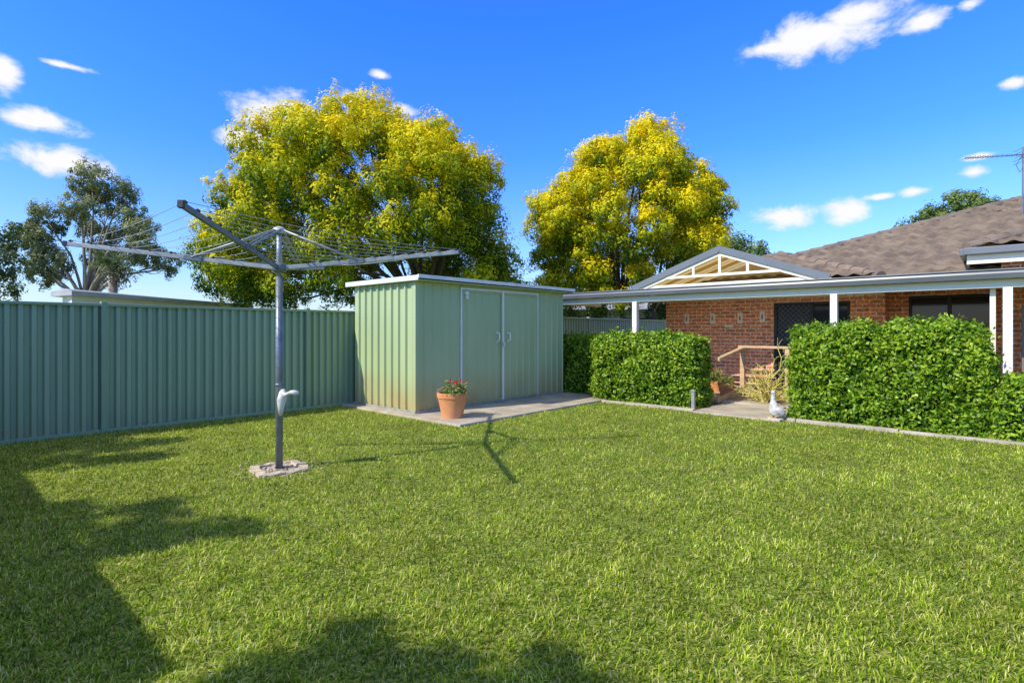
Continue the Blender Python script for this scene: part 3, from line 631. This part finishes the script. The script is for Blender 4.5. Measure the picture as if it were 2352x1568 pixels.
def tree(label,base,clumps,m,bark,forkz,r0,nsub=26,nleaf=45,rs=.33,L=.06,W=.028,bias=0,stems=1,group=None,limbs=14,zg=.24):
    t=thing('tree',label,'tree',base,yard=False,group=group)
    C,Nn,T=crown(clumps,nsub,nleaf,rs,L,W,bias,zg)
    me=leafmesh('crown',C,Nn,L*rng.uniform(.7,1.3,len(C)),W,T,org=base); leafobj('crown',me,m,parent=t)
    mb=MB(); bx,by=base
    forks=[]
    for s in range(stems):
        an=R.uniform(0,6.28); sp=.0 if stems==1 else .8
        fk=Vector((bx+sp*math.cos(an)*1.1,by+sp*math.sin(an),forkz*R.uniform(.9,1.1))); forks.append(fk)
        b0=Vector((bx+sp*.2*math.cos(an),by+sp*.2*math.sin(an),-.1)); mid=b0.lerp(fk,.5)+Vector((R.uniform(-.15,.15),R.uniform(-.15,.15),0))
        mb.tube([b0,b0.lerp(mid,.3),mid,fk],[r0*1.35,r0*1.05,r0*.9,r0*.75],10)
    ids=R.sample(range(len(clumps)),min(limbs,len(clumps)))
    for i in ids:
        c=Vector(clumps[i][0]); fk=min(forks,key=lambda q:(q-c).length); up=fk+Vector((0,0,-.15))
        mid=up.lerp(c,.45)+Vector((R.uniform(-.3,.3),R.uniform(-.3,.3),(c-up).length*.12)); q3=up.lerp(c,.8)+Vector((R.uniform(-.2,.2),R.uniform(-.2,.2),.1))
        rr=r0*R.uniform(.35,.55); mb.tube([up,up.lerp(mid,.5)+Vector((R.uniform(-.1,.1),0,.1)),mid,q3,c],[rr,rr*.85,rr*.65,rr*.4,rr*.15],7)
        for k in range(3):
            e=c+Vector(rdir(1)[0])*clumps[i][1]*.8; mb.tube([mid.lerp(c,.4),mid.lerp(e,.7),e],[rr*.35,rr*.22,rr*.08],5)
    part(t,'trunk',mb,bark,smooth=True); return t
def dome(c,rad,n,r0,r1,zlo=-.4,seed=1,cut=None):
    g=np.random.default_rng(seed); out=[]
    for k in range(n):
        z=zlo+(1-zlo)*(k+.5)/n; ph=k*2.39996+g.uniform(-.3,.3); s=math.sqrt(max(0,1-z*z)); f=g.uniform(.72,.95)
        p=(c[0]+rad[0]*s*math.cos(ph)*f,c[1]+rad[1]*s*math.sin(ph)*f,c[2]+rad[2]*z*f)
        if cut and cut(p): continue
        out.append((p,g.uniform(r0,r1)))
    return out
cl1=dome((-5.5,20,4.6),(5.5,4.8,5.2),88,.72,1.2,-.45,3,cut=lambda p:(p[2]<4.3 and -4.6<p[0]<-1.3 and p[1]<21))
cl1+=[((-10.3,19,4.0),1.0),((-9.6,19,3.2),.9),((-10.6,19.5,4.9),.8),((-8.4,17.8,2.9),.8),((-7.2,16.8,2.6),.7),((-6.3,17,3.6),.9),((-.9,19.5,4.2),.7),((-.5,20.5,3.4),.8),((.1,20.5,2.8),.7),((-1.0,19.6,2.6),.6),((-5.4,20,9.0),.85)]
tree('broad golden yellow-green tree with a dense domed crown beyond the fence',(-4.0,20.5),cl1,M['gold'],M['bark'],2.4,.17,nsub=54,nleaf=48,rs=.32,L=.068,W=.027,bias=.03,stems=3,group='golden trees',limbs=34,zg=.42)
cl2=dome((5.2,24,5.6),(3.9,3.8,4.7),68,.72,1.12,-.62,5,cut=lambda p:(p[2]<3.4 and 5.0<p[0]<7.4 and p[1]<25))
cl2+=[((6.4,23.5,9.9),.9),((5.8,23.8,10.1),.8),((8.3,23.5,7.6),.8),((9.0,24,5.9),.6),((8.6,23,6.6),.8),((2.0,22.5,5.4),.8),((1.4,23,4.6),.8),((1.8,22.5,3.2),.8),((3.6,22,2.8),.7),((3.7,22,8.5),.8),((4.4,22,2.5),.6)]
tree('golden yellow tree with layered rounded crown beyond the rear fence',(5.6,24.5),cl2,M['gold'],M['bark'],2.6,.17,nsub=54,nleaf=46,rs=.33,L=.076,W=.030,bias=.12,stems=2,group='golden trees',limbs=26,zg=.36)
k=.0241
gum=[((( x-1176)*k, 30+R.uniform(-1.5,1.5), 1.73+(758-y)*k), r*k*1.15) for x,y,r in ((215,425,38),(185,455,32),(262,450,30),(118,520,38),(85,560,34),(180,545,34),(300,515,34),(345,550,32),(325,600,34),(238,505,34),(150,625,38),(378,618,26),(90,635,36),(215,610,32),(280,590,28),(60,600,26),(225,470,30),(365,585,26),(130,580,34),(200,580,30),(235,540,26))]
tree('tall airy grey-green gum tree beyond the fence',(-22.6,30),gum,M['gum'],M['barkpale'],3.0,.20,nsub=44,nleaf=42,rs=.30,L=.10,W=.035,stems=2,limbs=20)
pt=thing('palm_tree','shaggy palm tree with dry hanging fronds beyond the fence','palm tree',(-17.7,24),yard=False)
part(pt,'trunk',MB().tube([(-17.7,24,0),(-17.65,24,2),(-17.7,24,4.2)],[.22,.18,.16],10),M['barkpale'],smooth=True)
C=[];N_=[];T=[]
for kf in range(60):
    az=R.uniform(0,6.28); el=R.uniform(-1.3,1.2); L=R.uniform(.75,1.15); d=np.array([math.cos(az)*math.cos(el),math.sin(az)*math.cos(el),math.sin(el)]); p=np.array([-17.7,24,4.25])
    for s in range(14):
        p=p+d*L/14; d=d+np.array([0,0,-.07]); d=d/np.linalg.norm(d)
        for q in range(3): C.append(p+rng.normal(size=3)*.05); N_.append(np.cross(d,rng.normal(size=3))); T.append((.7 if el>-.2 else .1)+R.uniform(-.15,.2))
leafobj('crown',leafmesh('crown',np.array(C),np.array(N_),.10,.018,np.array(T),org=(-17.7,24)),M['palm'],parent=pt)
tree('dark green leafy tree beyond the fence',(-18.2,18),dome((-18.6,18,3.5),(1.8,1.8,2.2),22,.5,.75,-.7,11),M['green'],M['bark'],1.5,.14,nsub=40,nleaf=40,rs=.25,L=.06,W=.03,group='background trees')
tree('dark green tree beyond the rear fence',(14.5,36),dome((14.5,36,4.2),(3.0,2.6,3.3),22,.8,1.1,-.6,12),M['green'],M['bark'],2,.2,nsub=26,nleaf=36,rs=.4,L=.11,W=.05,group='background trees')
tree('green tree rising behind the tiled roof',(30.2,37),dome((30.2,37,7.9),(3.0,2.6,2.4),22,.8,1.1,-.6,13),M['green'],M['bark'],5,.2,nsub=26,nleaf=36,rs=.4,L=.11,W=.05,bias=.25,group='background trees')
tree('leafy green tree near the neighbouring house',(9.4,27),dome((9.3,27.2,2.6),(2.6,1.5,1.6),18,.6,.9,-.6,14),M['green'],M['bark'],1,.12,nsub=22,nleaf=36,rs=.35,L=.09,W=.04,bias=.2,group='background trees')
tree('leafy green tree near the rear fence',(2.6,27),dome((2.4,27,2.3),(2.4,1.5,1.3),16,.6,.8,-.6,15),M['green'],M['bark'],1,.12,nsub=22,nleaf=36,rs=.35,L=.09,W=.04,bias=.35,group='background trees')
tree('leafy tree shading the lawn beside the fence',(-11.0,3.3),[((-10.9,3.3,5.0),.7),((-10.0,2.9,5.0),.58),((-10.0,3.5,5.2),.45),((-11.2,3.0,4.3),.8),((-9.3,2.9,5.05),.40),((-9.8,3.9,4.6),.3)],M['green'],M['bark'],3,.13,nsub=80,nleaf=40,rs=.20,L=.07,W=.035,group='shade trees')
tree('leafy tree behind the garage',(-8.2,.4),[((-8.3,.9,5.2),.42),((-7.65,.72,5.2),.26),((-7.2,.62,5.15),.22),((-8.4,1.2,4.7),.4),((-7.1,.78,4.7),.14),((-7.7,.35,5.2),.18),((-7.9,.55,5.2),.22)],M['green'],M['bark'],3,.09,nsub=140,nleaf=40,rs=.14,L=.05,W=.028,group='shade trees')
tree('leafy tree near the garage corner',(-5.9,-1.3),[((-5.45,-.50,4.5),.26),((-5.05,-.50,4.5),.20),((-4.55,-.48,4.45),.22),((-4.2,-.52,4.5),.15),((-5.2,-.26,4.5),.12),((-5.9,-1.0,4.5),.3),((-4.85,-.62,4.5),.2)],M['green'],M['bark'],3,.07,nsub=180,nleaf=40,rs=.12,L=.045,W=.022,group='shade trees')
gr=thing('garage','brick garage with flat steel roof at the edge of the lawn','garage',(-3,6))
part(gr,'wall',MB().box(-4.1,-2.15,3.6,9.0,0,2.28),M['brick']); part(gr,'roof',MB().box(-4.3,-1.97,3.35,9.15,2.29,2.42),M['nbroof'])
gd=part(gr,'door',MB().box(-2.147,-2.1,5.5,6.4,.05,2.05),M['white'],bevel=.005); part(gr,'handle',MB().tube([(-2.1,5.6,1.0),(-2.06,5.6,1.0),(-2.06,5.7,1.0)],.012,8),M['cast'],parent=gd)
# ------------------------------------------------------------ light & sky
AZ=math.radians(32); EL=math.radians(40.5)
Ld=Vector((math.cos(AZ)*math.cos(EL),math.sin(AZ)*math.cos(EL),-math.sin(EL)))
sl=bpy.data.lights.new('sun','SUN'); sl.energy=5.0; sl.angle=math.radians(.5); sl.color=(1,.94,.80)
so=bpy.data.objects.new('sun',sl); SC.collection.objects.link(so); so.rotation_euler=Ld.to_track_quat('-Z','Y').to_euler(); so.location=(0,0,30)
W_=bpy.data.worlds.new('World'); SC.world=W_; W_.use_nodes=True; nt=W_.node_tree; bg=nt.nodes['Background']
sky=nt.nodes.new('ShaderNodeTexSky'); sky.sky_type='NISHITA'; sky.sun_disc=False; sky.sun_elevation=EL; sky.sun_rotation=math.atan2(-Ld.x,-Ld.y)%(2*math.pi)
sky.air_density=1.0; sky.dust_density=.4; sky.ozone_density=2.5
def math_(op,a,b=None,c=None):
    n=nt.nodes.new('ShaderNodeMath'); n.operation=op
    for i,x in enumerate((a,b,c)):
        if x is None: continue
        if hasattr(x,'is_linked'): nt.links.new(x,n.inputs[i])
        else: n.inputs[i].default_value=x
    return n.outputs[0]
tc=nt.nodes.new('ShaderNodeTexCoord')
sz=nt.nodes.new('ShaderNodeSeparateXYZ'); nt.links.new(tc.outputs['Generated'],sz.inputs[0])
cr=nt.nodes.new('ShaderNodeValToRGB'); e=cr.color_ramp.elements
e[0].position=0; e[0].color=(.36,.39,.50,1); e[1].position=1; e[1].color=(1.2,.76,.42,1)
for p_,c_ in ((.06,(.36,.42,.56)),(.16,(.28,.42,.69)),(.30,(.15,.38,.86)),(.50,(.11,.37,1.0)),(.60,(.16,.36,.80)),(.75,(.85,.62,.44))):  # pale warm upper stops: unseen overhead veil added for fill light
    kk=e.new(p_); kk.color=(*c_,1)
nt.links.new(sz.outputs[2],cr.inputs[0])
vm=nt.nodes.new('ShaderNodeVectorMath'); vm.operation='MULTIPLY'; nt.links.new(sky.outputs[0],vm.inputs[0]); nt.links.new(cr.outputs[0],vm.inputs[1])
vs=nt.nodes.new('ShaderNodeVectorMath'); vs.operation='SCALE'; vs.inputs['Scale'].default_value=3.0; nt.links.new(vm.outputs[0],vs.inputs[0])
def dirpx(x,y):
    v=Vector(((x-1176)/1244,1,(758-y)/1244)); return v.normalized()
clouds=[(1880,80,165,56,1.05),(1960,35,120,48,1.05),(1780,110,80,22,.85),(2130,50,60,26,.85),(2235,10,40,18,.6),(655,262,112,44,1.05),(575,325,65,27,1),(140,372,120,35,1.05),(95,280,90,26,.85),(145,150,60,9,.6),(8,160,44,48,.8),(875,173,28,12,.75),(815,235,36,26,.75),(925,250,32,17,.75),(1800,497,66,26,1),(1948,485,58,25,1),(2020,452,44,10,.65),(2100,440,46,14,.75),(2235,395,38,17,.75),(2330,190,38,17,.7),(2250,360,44,10,.5)]
best=None
for (x,y,rx,ry,s) in clouds:
    c=dirpx(x,y); ex=(dirpx(x+rx,y)-dirpx(x-rx,y)).length/2; ey=(dirpx(x,y+ry)-dirpx(x,y-ry)).length/2
    hv=Vector((c.y,-c.x,0)).normalized(); vv=hv.cross(c).normalized()
    sb=nt.nodes.new('ShaderNodeVectorMath'); sb.operation='SUBTRACT'; nt.links.new(tc.outputs['Generated'],sb.inputs[0]); sb.inputs[1].default_value=c
    cb=nt.nodes.new('ShaderNodeCombineXYZ')
    for i,(vec,r) in enumerate(((hv,ex),(vv,ey),(c,.3))):
        d=nt.nodes.new('ShaderNodeVectorMath'); d.operation='DOT_PRODUCT'; nt.links.new(sb.outputs[0],d.inputs[0]); d.inputs[1].default_value=vec/r; nt.links.new(d.outputs['Value'],cb.inputs[i])
    ln=nt.nodes.new('ShaderNodeVectorMath'); ln.operation='LENGTH'; nt.links.new(cb.outputs[0],ln.inputs[0])
    fv=math_('SUBTRACT',1.0+(s-1)*.35,ln.outputs['Value'])
    best=fv if best is None else math_('MAXIMUM',best,fv)
mp=nt.nodes.new('ShaderNodeMapping'); mp.inputs['Scale'].default_value=(1,1,1.7); nt.links.new(tc.outputs['Generated'],mp.inputs['Vector'])
nz=nt.nodes.new('ShaderNodeTexNoise'); nz.inputs['Scale'].default_value=15; nz.inputs['Detail'].default_value=8; nz.inputs['Roughness'].default_value=.64; nz.inputs['Distortion'].default_value=.3
nt.links.new(mp.outputs[0],nz.inputs['Vector'])
f=math_('ADD',math_('ADD',math_('MULTIPLY',best,1.45),.26),math_('MULTIPLY',math_('SUBTRACT',nz.outputs['Fac'],.5),3.7))
f=math_('MINIMUM',f,math_('ADD',math_('MULTIPLY',best,1.8),1.0))
mr=nt.nodes.new('ShaderNodeMapRange'); mr.interpolation_type='SMOOTHSTEP'; mr.inputs[1].default_value=-.15; mr.inputs[2].default_value=1.15; nt.links.new(f,mr.inputs[0])
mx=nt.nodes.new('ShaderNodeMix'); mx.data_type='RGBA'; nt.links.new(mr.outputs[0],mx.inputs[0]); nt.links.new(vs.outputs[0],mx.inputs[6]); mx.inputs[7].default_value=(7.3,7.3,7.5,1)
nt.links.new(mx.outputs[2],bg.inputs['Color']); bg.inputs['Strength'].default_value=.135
# ------------------------------------------------------------ camera
cd=bpy.data.cameras.new('camera'); cd.sensor_width=36; cd.lens=36*1244/2352; cd.shift_y=-26/2352; cd.clip_end=1500; cd.clip_start=.05
co=bpy.data.objects.new('camera',cd); SC.collection.objects.link(co); co.location=(0,0,H); co.rotation_euler=(math.radians(90),0,0); SC.camera=co
SC.view_settings.view_transform='Standard'; SC.view_settings.look='None'; SC.view_settings.exposure=0
